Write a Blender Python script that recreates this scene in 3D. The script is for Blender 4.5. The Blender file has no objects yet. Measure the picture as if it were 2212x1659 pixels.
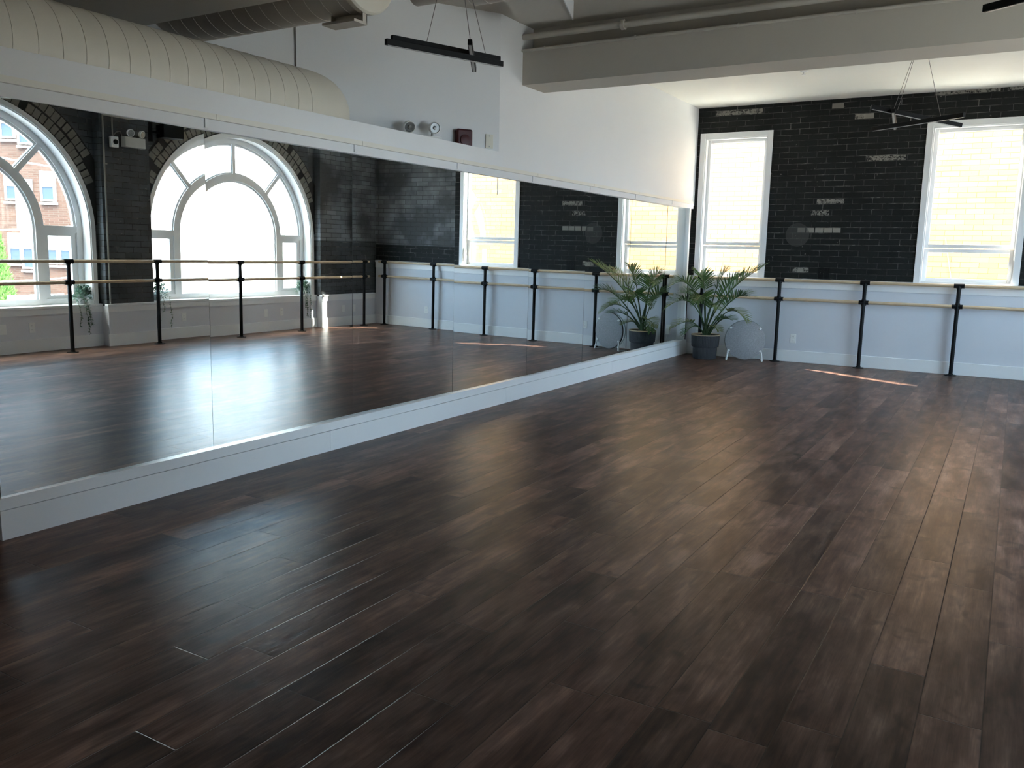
import bpy, bmesh, math, random
from mathutils import Vector, Matrix, noise as mnoise

S = bpy.context.scene
COL = S.collection
PI = math.pi
random.seed(7)

# ------------------------------------------------------------------ helpers
def tag(o, label=None, cat=None, group=None, kind=None):
    if label: o['label'] = label
    if cat: o['category'] = cat
    if group: o['group'] = group
    if kind: o['kind'] = kind
    return o

def empty(name, loc, label, cat, group=None):
    o = bpy.data.objects.new(name, None)
    o.empty_display_size = .1
    o.location = loc
    COL.objects.link(o)
    return tag(o, label, cat, group)

def wloc(o):
    v = Vector((0, 0, 0))
    while o is not None:
        v += o.location
        o = o.parent
    return v

def kids(o):
    return [c for c in o.children]

def copy_tree(o, parent=None):
    c = o.copy()
    COL.objects.link(c)
    if parent is not None:
        c.parent = parent
    for ch in kids(o):
        copy_tree(ch, c)
    return c

class MB:
    """collects shapes in world coordinates; build() links them as one mesh object"""
    def __init__(self):
        self.v = []; self.f = []
    def add(self, vs, fs):
        n = len(self.v)
        self.v += [tuple(p) for p in vs]
        self.f += [tuple(i + n for i in q) for q in fs]
        return self
    def box(self, a, b):
        x0, x1 = sorted((a[0], b[0])); y0, y1 = sorted((a[1], b[1])); z0, z1 = sorted((a[2], b[2]))
        vs = [(x0,y0,z0),(x1,y0,z0),(x1,y1,z0),(x0,y1,z0),(x0,y0,z1),(x1,y0,z1),(x1,y1,z1),(x0,y1,z1)]
        return self.add(vs, [(0,3,2,1),(4,5,6,7),(0,1,5,4),(1,2,6,5),(2,3,7,6),(3,0,4,7)])
    def obox(self, c, ax, ay, az):
        """box about c with half-axis vectors"""
        c, ax, ay, az = Vector(c), Vector(ax), Vector(ay), Vector(az)
        vs = []
        for k in (-1, 1):
            for i, j in ((-1,-1),(1,-1),(1,1),(-1,1)):
                vs.append(c + ax*i + ay*j + az*k)
        return self.add(vs, [(0,3,2,1),(4,5,6,7),(0,1,5,4),(1,2,6,5),(2,3,7,6),(3,0,4,7)])
    def bar(self, p, q, w, h, up=(0,0,1)):
        """rectangular bar p to q, w wide, h high"""
        p, q = Vector(p), Vector(q); d = (q-p); L = d.length; d.normalize()
        s = d.cross(Vector(up))
        if s.length < 1e-5: s = d.cross(Vector((1,0,0)))
        s.normalize(); u = s.cross(d).normalized()
        return self.obox((p+q)/2, d*(L/2), s*(w/2), u*(h/2))
    def tube(self, pts, r, n=12, cap=True):
        pts = [Vector(p) for p in pts]
        rs = r if isinstance(r, (list, tuple)) else [r]*len(pts)
        base = len(self.v); prev = None
        for i, p in enumerate(pts):
            if i == 0: d = pts[1]-p
            elif i == len(pts)-1: d = p-pts[i-1]
            else: d = (pts[i+1]-p).normalized() + (p-pts[i-1]).normalized()
            d.normalize()
            if prev is None:
                a = d.orthogonal().normalized()
            else:
                a = prev - d*prev.dot(d)
                a = a.normalized() if a.length > 1e-6 else d.orthogonal().normalized()
            prev = a; b = d.cross(a)
            for k in range(n):
                t = 2*PI*k/n
                self.v.append(tuple(p + (a*math.cos(t)+b*math.sin(t))*rs[i]))
        m = len(pts)
        for i in range(m-1):
            for k in range(n):
                k2 = (k+1) % n
                self.f.append((base+i*n+k, base+i*n+k2, base+(i+1)*n+k2, base+(i+1)*n+k))
        if cap:
            self.f.append(tuple(base+k for k in reversed(range(n))))
            self.f.append(tuple(base+(m-1)*n+k for k in range(n)))
        return self
    def lathe(self, c, axis, prof, n=40, closed=False):
        """prof: list of (radius, height along axis)"""
        c = Vector(c); d = Vector(axis).normalized(); a = d.orthogonal().normalized(); b = d.cross(a)
        base = len(self.v)
        for r, h in prof:
            for k in range(n):
                t = 2*PI*k/n
                self.v.append(tuple(c + d*h + (a*math.cos(t)+b*math.sin(t))*max(r, 1e-5)))
        m = len(prof)
        for i in range(m-1 + (1 if closed else 0)):
            i2 = (i+1) % m
            for k in range(n):
                k2 = (k+1) % n
                self.f.append((base+i*n+k, base+i*n+k2, base+i2*n+k2, base+i2*n+k))
        if not closed:
            self.f.append(tuple(base+k for k in reversed(range(n))))
            self.f.append(tuple(base+(m-1)*n+k for k in range(n)))
        return self
    def ring(self, cy, cz, r0, r1, a0, a1, x0, x1, n=48):
        """arched bar in the y-z plane between radii, angles from +y, depth x0..x1"""
        base = len(self.v)
        for i in range(n+1):
            t = a0 + (a1-a0)*i/n
            c, s = math.cos(t), math.sin(t)
            self.v += [(x0, cy+r0*c, cz+r0*s), (x0, cy+r1*c, cz+r1*s), (x1, cy+r1*c, cz+r1*s), (x1, cy+r0*c, cz+r0*s)]
        for i in range(n):
            p = base+i*4; q = p+4
            for k in range(4):
                k2 = (k+1) % 4
                self.f.append((p+k, p+k2, q+k2, q+k))
        self.f.append((base+3, base+2, base+1, base))
        e = base+n*4
        self.f.append((e, e+1, e+2, e+3))
        return self
    def prism(self, poly, z0, z1):
        n = len(poly)
        vs = [(x, y, z0) for x, y in poly] + [(x, y, z1) for x, y in poly]
        fs = [tuple(reversed(range(n))), tuple(range(n, 2*n))]
        fs += [(i, (i+1) % n, n+(i+1) % n, n+i) for i in range(n)]
        return self.add(vs, fs)
    def build(self, name, mat, parent=None, smooth=True, angle=35, bevel=0):
        off = wloc(parent) if parent is not None else Vector((0, 0, 0))
        me = bpy.data.meshes.new(name)
        me.from_pydata([(x-off.x, y-off.y, z-off.z) for x, y, z in self.v], [], self.f)
        bm = bmesh.new(); bm.from_mesh(me)
        bmesh.ops.recalc_face_normals(bm, faces=bm.faces)
        bm.to_mesh(me); bm.free()
        me.materials.append(mat)
        if smooth:
            me.polygons.foreach_set('use_smooth', [True]*len(me.polygons))
            me.set_sharp_from_angle(angle=math.radians(angle))
        me.update()
        o = bpy.data.objects.new(name, me)
        COL.objects.link(o)
        if parent is not None: o.parent = parent
        if bevel:
            m = o.modifiers.new('edge', 'BEVEL'); m.width = bevel; m.segments = 2; m.limit_method = 'ANGLE'
        return o

def struct(name, mb, mat, label, cat, **k):
    o = mb.build(name, mat, **k)
    return tag(o, label, cat, kind='structure')

# ------------------------------------------------------------------ materials
class NT:
    def __init__(self, name):
        self.m = bpy.data.materials.new(name); self.m.use_nodes = True
        self.t = self.m.node_tree
        self.b = self.t.nodes['Principled BSDF']; self.out = self.t.nodes['Material Output']
    def n(self, kind, **kw):
        nd = self.t.nodes.new(kind)
        for k, v in kw.items(): setattr(nd, k, v)
        return nd
    def l(self, a, b): self.t.links.new(a, b)
    def val(self, sock, v):
        if hasattr(v, 'links') or isinstance(v, bpy.types.NodeSocket): self.l(v, sock)
        else: sock.default_value = v
    def math(self, op, a, b=None, c=None, clamp=False):
        nd = self.n('ShaderNodeMath', operation=op, use_clamp=clamp)
        self.val(nd.inputs[0], a)
        if b is not None: self.val(nd.inputs[1], b)
        if c is not None: self.val(nd.inputs[2], c)
        return nd.outputs[0]
    def pos(self):
        if not hasattr(self, '_p'):
            g = self.n('ShaderNodeTexCoord')
            self._p = g.outputs['Object']
        return self._p
    def sep(self, v):
        nd = self.n('ShaderNodeSeparateXYZ'); self.l(v, nd.inputs[0]); return nd.outputs
    def comb(self, x=0., y=0., z=0.):
        nd = self.n('ShaderNodeCombineXYZ')
        for i, v in enumerate((x, y, z)): self.val(nd.inputs[i], v)
        return nd.outputs[0]
    def noise(self, vec, scale, detail=3., rough=.5, dist=0.):
        nd = self.n('ShaderNodeTexNoise'); self.l(vec, nd.inputs['Vector'])
        nd.inputs['Scale'].default_value = scale; nd.inputs['Detail'].default_value = detail
        nd.inputs['Roughness'].default_value = rough; nd.inputs['Distortion'].default_value = dist
        return nd.outputs[0]
    def ramp(self, fac, stops, interp='LINEAR'):
        nd = self.n('ShaderNodeValToRGB'); r = nd.color_ramp; r.interpolation = interp
        while len(r.elements) < len(stops): r.elements.new(.5)
        for e, (p, c) in zip(r.elements, stops):
            e.position = p
            e.color = (c, c, c, 1) if isinstance(c, (int, float)) else (*c, 1)
        self.l(fac, nd.inputs[0]); return nd.outputs[0]
    def mix(self, fac, a, b, blend='MIX'):
        nd = self.n('ShaderNodeMix', data_type='RGBA', blend_type=blend)
        self.val(nd.inputs[0], fac)
        for s, v in ((nd.inputs[6], a), (nd.inputs[7], b)):
            if isinstance(v, (tuple, list)): s.default_value = (*v[:3], 1)
            else: self.l(v, s)
        return nd.outputs[2]
    def bump(self, h, strength=.3, dist=.01):
        nd = self.n('ShaderNodeBump'); nd.inputs['Strength'].default_value = strength
        nd.inputs['Distance'].default_value = dist
        self.l(h, nd.inputs['Height']); self.l(nd.outputs[0], self.b.inputs['Normal'])
    def set(self, col=None, rough=None, metal=None, spec=None, **kw):
        if col is not None:
            if isinstance(col, (tuple, list)): self.b.inputs['Base Color'].default_value = (*col[:3], 1)
            else: self.l(col, self.b.inputs['Base Color'])
        if rough is not None: self.val(self.b.inputs['Roughness'], rough)
        if metal is not None: self.b.inputs['Metallic'].default_value = metal
        if spec is not None: self.b.inputs['Specular IOR Level'].default_value = spec
        return self.m

def plain(name, col, rough=.5, metal=0., spec=.5, var=.05, scale=6., bump=0., bscale=80.):
    n = NT(name)
    nz = n.noise(n.pos(), scale, 4)
    c = n.mix(n.math('MULTIPLY', nz, 1.0), tuple(x*(1-var) for x in col), tuple(min(1, x*(1+var)) for x in col))
    n.set(c, rough, metal, spec)
    if bump: n.bump(n.noise(n.pos(), bscale, 3), bump, .004)
    return n.m

M = {}
M['wall']   = plain('white wall paint', (.79, .80, .81), .55, var=.015, scale=3, bump=.05, bscale=160)
M['trim']   = plain('white semi gloss trim', (.80, .81, .82), .28, var=.02)
M['front']  = plain('grey wall paint', (.30, .29, .28), .6, var=.02)
M['panel']  = plain('pale lavender grey panel paint', (.655, .67, .715), .5, var=.015, bump=.04, bscale=160)
M['rail']   = plain('cream painted rail', (.80, .78, .71), .4, var=.02)
M['ceil_lit']  = plain('lit ceiling tone', (.86, .855, .80), .7, var=.015, bump=.06, bscale=120)  # lighter ceiling copy, glow near the back windows put into its colour
M['ceil']   = plain('shaded ceiling tone', (.56, .525, .46), .7, var=.02, bump=.08, bscale=120)  # darker ceiling copy, dimness away from the windows put into its colour
M['duct']   = plain('cream painted duct', (.66, .62, .53), .45, var=.04)
M['duct2']  = plain('dull painted spiral duct', (.52, .48, .42), .5, var=.05)
M['seam']   = plain('duct seam', (.62, .58, .52), .45)
M['black']  = plain('black powder coat', (.006, .006, .007), .5, spec=.18, var=.2)
M['blackm'] = plain('black matte metal', (.005, .005, .006), .6, spec=.15, var=.2)
M['diff']   = plain('light strip diffuser off', (.50, .50, .48), .4)
M['cable']  = plain('steel cable', (.16, .15, .14), .5)
M['plastic']= plain('white plastic', (.80, .81, .80), .35)
M['cream']  = plain('almond plastic plate', (.72, .69, .58), .4)
M['red']    = plain('dark red plastic', (.062, .008, .009), .4, spec=.3, var=.1)
M['chrome'] = plain('lamp reflector', (.20, .20, .195), .3, metal=.5, var=.6, scale=70)
M['greybox']= plain('light grey steel box', (.42, .43, .42), .5)
M['conduit']= plain('painted conduit', (.26, .25, .22), .5)
M['soil']   = plain('potting soil', (.02, .014, .01), .95, var=.5, scale=60, bump=.8, bscale=90)
M['jute']   = plain('woven tan rim', (.50, .38, .24), .8, var=.25, scale=90, bump=.5, bscale=200)
M['steelw'] = plain('white wire', (.75, .76, .76), .35)
M['asphalt']= plain('asphalt', (.16, .16, .165), .9, var=.2, scale=3)
M['concrete']=plain('pale render', (.74, .73, .70), .8, var=.06, scale=.7)
M['winwhite']=plain('painted window frame', (.74, .75, .76), .4)
M['darkglass']=plain('dark window glass', (.035, .05, .075), .3, spec=.2, var=.2, scale=.6)
M['blind']  = plain('drawn white blind', (.34, .35, .37), .7)
M['wirecol']= plain('utility cable', (.22, .22, .24), .6)

def m_wood():
    n = NT('pale ash wood'); p = n.pos()
    s = n.n('ShaderNodeMapping'); n.l(p, s.inputs['Vector']); s.inputs['Scale'].default_value = (6, 6, 90)
    nz = n.noise(s.outputs[0], 1.6, 4, .6)
    c = n.ramp(nz, [(.3, (.46, .33, .20)), (.7, (.66, .52, .36))])
    n.set(c, .38); return n.m
M['ash'] = m_wood()

def m_mirror():
    n = NT('silvered mirror')
    n.set((.83, .87, .87), 0., 1.)
    return n.m
M['mirror'] = m_mirror()

def m_glass(tint=(.93, .97, .96)):
    n = NT('window glass')
    t = n.n('ShaderNodeBsdfTransparent'); t.inputs[0].default_value = (*tint, 1)
    g = n.n('ShaderNodeBsdfGlossy'); g.inputs['Roughness'].default_value = .0
    lw = n.n('ShaderNodeLayerWeight'); lw.inputs[0].default_value = .5
    fr = n.math('ADD', .04, n.math('MULTIPLY', n.math('POWER', lw.outputs['Facing'], 4.), .8))
    mx = n.n('ShaderNodeMixShader'); n.l(fr, mx.inputs[0]); n.l(t.outputs[0], mx.inputs[1]); n.l(g.outputs[0], mx.inputs[2])
    n.l(mx.outputs[0], n.out.inputs[0]); n.t.nodes.remove(n.b)
    return n.m
M['glass'] = m_glass()
M['acrylic'] = m_glass((.80, .86, .84))

def m_floor():
    n = NT('dark walnut vinyl planks'); p = n.sep(n.pos())
    PWD, PL = .172, 1.22
    rowf = n.math('DIVIDE', p[0], PWD); row = n.math('FLOOR', rowf)
    wn = n.n('ShaderNodeTexWhiteNoise', noise_dimensions='1D'); n.l(row, wn.inputs['W'])
    yy = n.math('ADD', p[1], n.math('MULTIPLY', wn.outputs[0], PL*5))
    colf = n.math('DIVIDE', yy, PL); colr = n.math('FLOOR', colf)
    idw = n.n('ShaderNodeTexWhiteNoise', noise_dimensions='2D'); n.l(n.comb(row, colr), idw.inputs['Vector'])
    pid = idw.outputs[0]
    # grain: stretched along the plank, shifted per plank
    gx = n.math('ADD', p[0], n.math('MULTIPLY', pid, 37.))
    gvec = n.comb(n.math('MULTIPLY', gx, 26.), n.math('MULTIPLY', yy, 1.6), n.math('MULTIPLY', pid, 9.))
    grain = n.noise(gvec, 1.6, 6, .62, .25)
    bl = n.comb(n.math('MULTIPLY', gx, 9.), n.math('MULTIPLY', yy, 2.3), n.math('MULTIPLY', pid, 21.))
    blot = n.noise(bl, 1.1, 4, .58, .25)
    fine = n.noise(n.comb(n.math('MULTIPLY', gx, 150.), n.math('MULTIPLY', yy, 4.), 0.), 1.5, 3, .6)
    knot = n.noise(n.comb(n.math('MULTIPLY', gx, 9.), n.math('MULTIPLY', yy, 5.), n.math('MULTIPLY', pid, 5.)), 1.0, 2, .5, .8)
    tone = n.math('ADD', n.math('MULTIPLY', grain, .34), n.math('MULTIPLY', blot, .66))
    tone = n.math('ADD', tone, n.math('MULTIPLY', n.math('SUBTRACT', pid, .5), .13))
    base = n.ramp(tone, [(.30, (.024, .0132, .0104)), (.43, (.069, .0380, .0285)), (.56, (.148, .088, .064)), (.70, (.29, .184, .137))])
    redm = n.mix(n.math('MULTIPLY', idw.outputs[0], .35), base, n.mix(1., base, (1.10, .80, .78), 'MULTIPLY'))
    kn = n.ramp(knot, [(.60, 0.), (.74, 1.)])
    c = n.mix(n.math('MULTIPLY', kn, .6), redm, (.018, .012, .010))
    c = n.mix(n.math('MULTIPLY', n.ramp(fine, [(.35, 1.), (.6, 0.)]), .22), c, (.022, .016, .014))
    # joints
    fx = n.math('FRACT', rowf); fy = n.math('FRACT', colf)
    ex = n.math('MULTIPLY', n.math('MINIMUM', fx, n.math('SUBTRACT', 1., fx)), PWD)
    ey = n.math('MULTIPLY', n.math('MINIMUM', fy, n.math('SUBTRACT', 1., fy)), PL)
    e = n.math('MINIMUM', ex, ey)
    jt = n.ramp(n.math('DIVIDE', e, .0028), [(0., 0.), (1., 1.)])
    c = n.mix(n.math('MULTIPLY', n.math('SUBTRACT', 1., jt), .75), c, (.012, .009, .008))
    rough = n.math('ADD', .24, n.math('MULTIPLY', grain, .16))
    n.set(c, rough, spec=.09)
    h = n.math('ADD', n.math('MULTIPLY', grain, .5), n.math('MULTIPLY', fine, .35))
    h = n.math('ADD', h, n.math('MULTIPLY', jt, .6))
    n.bump(h, .34, .004)
    return n.m
M['floor'] = m_floor()

def brick_core(n, bw, bh, mortar, off=.5, dist=.008):
    p = n.sep(n.pos())
    u = n.math('ADD', p[0], p[1])
    jv = n.noise(n.pos(), 9., 3)
    u2 = n.math('ADD', u, n.math('MULTIPLY', n.math('SUBTRACT', jv, .5), dist*2))
    v2 = n.math('ADD', p[2], n.math('MULTIPLY', n.math('SUBTRACT', n.noise(n.pos(), 14., 2), .5), dist))
    b = n.n('ShaderNodeTexBrick'); n.l(n.comb(u2, v2), b.inputs['Vector'])
    b.offset = off
    b.inputs['Scale'].default_value = 1.
    b.inputs['Color1'].default_value = (0, 0, 0, 1); b.inputs['Color2'].default_value = (1, 1, 1, 1); b.inputs['Mortar'].default_value = (.5, .5, .5, 1)
    b.inputs['Mortar Size'].default_value = mortar; b.inputs['Mortar Smooth'].default_value = .3
    b.inputs['Bias'].default_value = 0.
    b.inputs['Brick Width'].default_value = bw; b.inputs['Row Height'].default_value = bh
    return p, u, b

def m_darkbrick(name, whites=(), darks=(), discs=(), grey_z=None, grey_x=None, axis=0, wear=.5, base=(.0085, .0092, .009)):
    """charcoal painted old brick, worn mortar; whites/darks: (u0,u1,z0,z1) bare or blackened bricks"""
    n = NT(name)
    p, u, b = brick_core(n, .235, .073, .0045, .5, .006)
    tone = b.outputs['Color']; mort = b.outputs['Fac']
    sep = n.n('ShaderNodeSeparateColor'); n.l(tone, sep.inputs[0])
    k = n.noise(n.pos(), 2.2, 5, .6)
    c = n.mix(sep.outputs[0], tuple(x*.72 for x in base), tuple(x*1.25 for x in base))
    c = n.mix(n.ramp(k, [(.35, 0.), (.75, .55)]), c, tuple(x*2.3 for x in base))
    mcol = n.ramp(n.noise(n.pos(), 5.5, 5, .65, .4), [(.46-.14*wear, (.014, .014, .014)), (.56, (.065, .063, .06)), (.70, (.21, .205, .19))])
    if grey_z is not None:
        g = n.math('GREATER_THAN', p[2], grey_z)
        if grey_x is not None: g = n.math('MULTIPLY', g, n.math('GREATER_THAN', p[axis], grey_x))
        gp = n.mix(sep.outputs[0], (.135, .142, .148), (.24, .25, .26))
        gp = n.mix(n.ramp(n.noise(n.pos(), 1.6, 4), [(.45, 0.), (.62, .9)]), gp, (.055, .057, .058))
        c = n.mix(g, c, gp)
        mcol = n.mix(n.math('MULTIPLY', g, .75), mcol, (.06, .061, .062))
    c = n.mix(mort, c, mcol)
    def rect(r):
        cx, cz, hx, hz = (r[0]+r[1])/2, (r[2]+r[3])/2, (r[1]-r[0])/2, (r[3]-r[2])/2
        a = n.math('LESS_THAN', n.math('ABSOLUTE', n.math('SUBTRACT', p[axis], cx)), hx)
        bb = n.math('LESS_THAN', n.math('ABSOLUTE', n.math('SUBTRACT', p[2], cz)), hz)
        return n.math('MULTIPLY', a, bb)
    fleck = n.noise(n.pos(), 28., 4, .7)
    for r in whites:
        amt = r[4] if len(r) > 4 else .5
        f = n.math('MULTIPLY', rect(r), n.ramp(fleck, [(.56-amt*.4, 0.), (.66-amt*.4, 1.)]))
        c = n.mix(n.math('MULTIPLY', f, .85), c, (.27, .255, .225))
    for r in darks:
        c = n.mix(rect(r), c, (.003, .003, .003))
    for (dx, dz, rr) in discs:
        ax = n.math('SUBTRACT', p[axis], dx); az = n.math('SUBTRACT', p[2], dz)
        d = n.math('SQRT', n.math('ADD', n.math('MULTIPLY', ax, ax), n.math('MULTIPLY', az, az)))
        c = n.mix(n.math('MULTIPLY', n.math('LESS_THAN', d, rr), .6), c, (.062, .062, .058))
    # scattered chips
    ch = n.math('MULTIPLY', n.ramp(n.noise(n.pos(), 24., 2), [(.70, 0.), (.73, 1.)]), n.ramp(n.noise(n.pos(), 3., 2), [(.5, 0.), (.62, 1.)]))
    c = n.mix(n.math('MULTIPLY', ch, .8), c, (.20, .19, .18))
    n.set(c, .66, spec=.22)
    h = n.math('SUBTRACT', n.math('MULTIPLY', n.noise(n.pos(), 30., 4), .5), n.math('MULTIPLY', mort, .8))
    n.bump(h, .6, .012)
    return n.m

L = 11.4125
bz = lambda k: k*.073
row = lambda z: (math.floor(z/.073)*.073+.006, math.floor(z/.073)*.073+.067)
def wb(u0, u1, z, amt=.5):
    a, b = row(z); return (u0, u1, a, b, amt)
whites = [wb(1.405, 1.500, 1.715, .8), wb(1.515, 1.610, 1.715, .8), wb(1.625, 1.725, 1.715, .85), wb(1.735, 1.835, 1.715, .85), wb(1.845, 1.935, 1.715, .6),
          wb(.23, .86, 3.27, .38), wb(1.72, 1.86, 3.25, .8), wb(2.88, 3.55, 3.30, .42), wb(2.10, 2.22, 3.12, .8), wb(2.0, 2.12, 3.12, .45),
          wb(2.18, 2.62, 2.57, .34), wb(1.62, 1.95, 2.10, .36), wb(1.55, 1.78, 1.95, .25), wb(1.38, 1.58, 1.24, .26), wb(1.44, 1.54, 1.17, .5), wb(3.62, 4.3, 3.30, .36)]
M['brick_back'] = m_darkbrick('charcoal brick with bare patches', whites, [(1.70, 1.765, 1.10, 1.24), (1.775, 1.84, 1.10, 1.24)], [(1.407, 1.655, .15)], grey_z=1.36, grey_x=4.05)
M['brick_right'] = m_darkbrick('charcoal brick with grey paint', grey_z=1.41, grey_x=10.2, axis=1, base=(.056, .061, .064), wear=.3)
def m_ext(name, c1, c2, cm, bw, bh, mo, rough=.85):
    n = NT(name)
    p, u, b = brick_core(n, bw, bh, mo, .5, .006)
    sep = n.n('ShaderNodeSeparateColor'); n.l(b.outputs['Color'], sep.inputs[0])
    c = n.mix(sep.outputs[0], c1, c2)
    c = n.mix(n.ramp(n.noise(n.pos(), .8, 4), [(.35, 0.), (.7, .35)]), c, tuple(x*.8 for x in c1))
    c = n.mix(b.outputs['Fac'], c, cm)
    n.set(c, rough, spec=.2)
    return n.m
M['brick_alley'] = m_ext('tan alley brick', (.205, .118, .058), (.24, .145, .076), (.10, .050, .022), .25, .079, .004)
M['brick_apart'] = m_ext('brown apartment brick', (.050, .027, .021), (.076, .045, .037), (.066, .053, .046), .24, .08, .008)
M['voussoir'] = plain('pale arch brick', (.20, .19, .165), .8, var=.35, scale=9, bump=.5, bscale=40)
M['vouss_mortar'] = plain('dark arch mortar', (.022, .022, .020), .85)

def m_pot():
    n = NT('dark woven basket'); p = n.sep(n.pos())
    ang = n.math('ARCTAN2', p[1], p[0])
    w1 = n.math('SINE', n.math('MULTIPLY', ang, 56.))
    w2 = n.math('SINE', n.math('MULTIPLY', p[2], 520.))
    w = n.math('MULTIPLY', w1, w2)
    c = n.mix(n.ramp(w, [(0., 0.), (1., 1.)]), (.026, .027, .031), (.115, .117, .125))
    n.set(c, .75); n.bump(n.math('ADD', w, n.math('MULTIPLY', w1, .8)), .6, .006)
    return n.m
M['pot'] = m_pot()

def m_felt():
    n = NT('speckled grey panel')
    f = n.noise(n.pos(), 260., 2, .6); g = n.noise(n.pos(), 80., 3, .6)
    c = n.ramp(n.math('ADD', n.math('MULTIPLY', f, .6), n.math('MULTIPLY', g, .4)), [(.36, (.22, .217, .228)), (.5, (.30, .296, .308)), (.66, (.40, .395, .405))])
    n.set(c, .8); return n.m
M['felt'] = m_felt()

def m_leaf(name, c1, c2, tip=None, tr=.25):
    n = NT(name)
    nz = n.noise(n.pos(), 7., 3)
    c = n.mix(n.ramp(nz, [(.3, 0.), (.7, 1.)]), c1, c2)
    n.set(c, .42, spec=.45)
    t = n.n('ShaderNodeBsdfTranslucent'); n.l(c, t.inputs[0])
    mx = n.n('ShaderNodeMixShader'); mx.inputs[0].default_value = tr
    n.l(n.b.outputs[0], mx.inputs[1]); n.l(t.outputs[0], mx.inputs[2]); n.l(mx.outputs[0], n.out.inputs[0])
    return n.m
M['palm'] = m_leaf('palm leaf', (.040, .110, .032), (.105, .21, .062))
M['palmy'] = m_leaf('yellowing palm leaf', (.13, .20, .05), (.26, .28, .09))
M['stemg'] = plain('palm stem', (.045, .085, .03), .5, var=.3)
M['trail'] = m_leaf('sage trailing leaf', (.05, .115, .075), (.12, .21, .14))
M['cedar'] = m_leaf('bright cedar foliage', (.06, .15, .03), (.13, .24, .06))

# ------------------------------------------------------------------ room dimensions
W = 5.70          # right wall pillar face
XS = 5.83         # right wall window bays
ZC = 3.33
YB = -3.0
BY = L + .05      # brick plane of back wall

# floor and ceiling
struct('floor', MB().box((-.3, YB-.2, -.12), (6.25, L+.4, 0)), M['floor'], 'dark brown wood plank floor of the studio', 'floor', smooth=False)
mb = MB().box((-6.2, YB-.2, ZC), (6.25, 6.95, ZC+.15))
struct('ceiling', mb, M['ceil'], 'studio ceiling in front of the beam, shade put into its tone', 'ceiling', smooth=False)
struct('ceiling', MB().box((-6.2, 6.95, ZC), (6.25, L+.4, ZC+.15)), M['ceil_lit'], 'ceiling between the beam and the back windows, window light put into its tone', 'ceiling', smooth=False)

# beam across the room
mb = MB().box((-.05, 6.70, 2.82), (6.0, 7.10, 3.105)).box((-.05, 6.88, 3.105), (6.0, 7.10, ZC))
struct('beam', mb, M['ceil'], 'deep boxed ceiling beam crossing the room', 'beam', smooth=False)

# left wall: mirror partition, upper wall past the crease, angled wall behind the ledge
mb = MB().box((-.14, YB, 0), (-.078, L+.05, 2.04))
mb.box((-.14, YB, 2.04), (-.002, 6.325, 2.21)).box((-.14, 6.325, 2.04), (-.002, L+.05, ZC))
mb.box((-.30, YB, 0), (-.14, L+.05, 1.9))
struct('wall_left', mb, M['wall'], 'white wall that carries the mirrors with a flat ledge on top', 'wall', smooth=False)
dvx, dvy = -.518, -.855
e = 10.95
px, py = dvx*e, 6.325+dvy*e
mb = MB().prism([(-.002, 6.325), (px, py), (px-.2, py+.1), (-.15, 6.5)], 1.85, ZC)
mb.prism([(-.13, 6.325), (px, py), (-.13, py)], 1.80, 1.9)
struct('wall_angled', mb, M['wall'], 'white upper wall angled away behind the mirror ledge', 'wall', smooth=False)
# wall behind the viewer
mb = MB().box((-6.2, YB-.2, 0), (6.25, YB, ZC))
struct('wall_front', mb, M['front'], 'plain grey wall at the near end of the studio', 'wall', smooth=False)

# dark ceiling bulkhead in front of the spiral duct
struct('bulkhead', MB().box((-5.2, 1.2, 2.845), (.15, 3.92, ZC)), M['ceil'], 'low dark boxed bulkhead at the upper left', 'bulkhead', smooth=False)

# back wall with two window openings
W1x0, W1x1, W2x0, W2x1 = .115, .945, 2.897, 3.87
WZ0, WZ1 = 1.09, 2.925
mb = MB()
for x0, x1 in ((-.3, W1x0), (W1x1, W2x0), (W2x1, 6.25)):
    mb.box((x0, BY, 0), (x1, BY+.17, ZC))
for x0, x1 in ((W1x0, W1x1), (W2x0, W2x1)):
    mb.box((x0, BY, 0), (x1, BY+.17, WZ0)).box((x0, BY, WZ1), (x1, BY+.17, ZC))
struct('wall_back', mb, M['brick_back'], 'charcoal painted brick wall at the back', 'wall', smooth=False)
# wainscot
mb = MB().box((-.012, L, 0), (W, BY, 1.06))
tr = struct('trim_1', mb, M['panel'], 'pale half height wall panel below the back windows', 'wainscot', smooth=False)
MB().box((-.012, L-.028, 1.06), (W, BY+.0, 1.09)).build('ledge_cap', M['trim'], tr, bevel=.004)
MB().box((-.012, L-.014, .965), (W, L, 1.06)).build('apron', M['trim'], tr, bevel=.003)
struct('baseboard_back', MB().box((.0, L-.016, 0), (W, L, .152)), M['trim'], 'white baseboard along the back wall', 'baseboard', bevel=.004)

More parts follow.
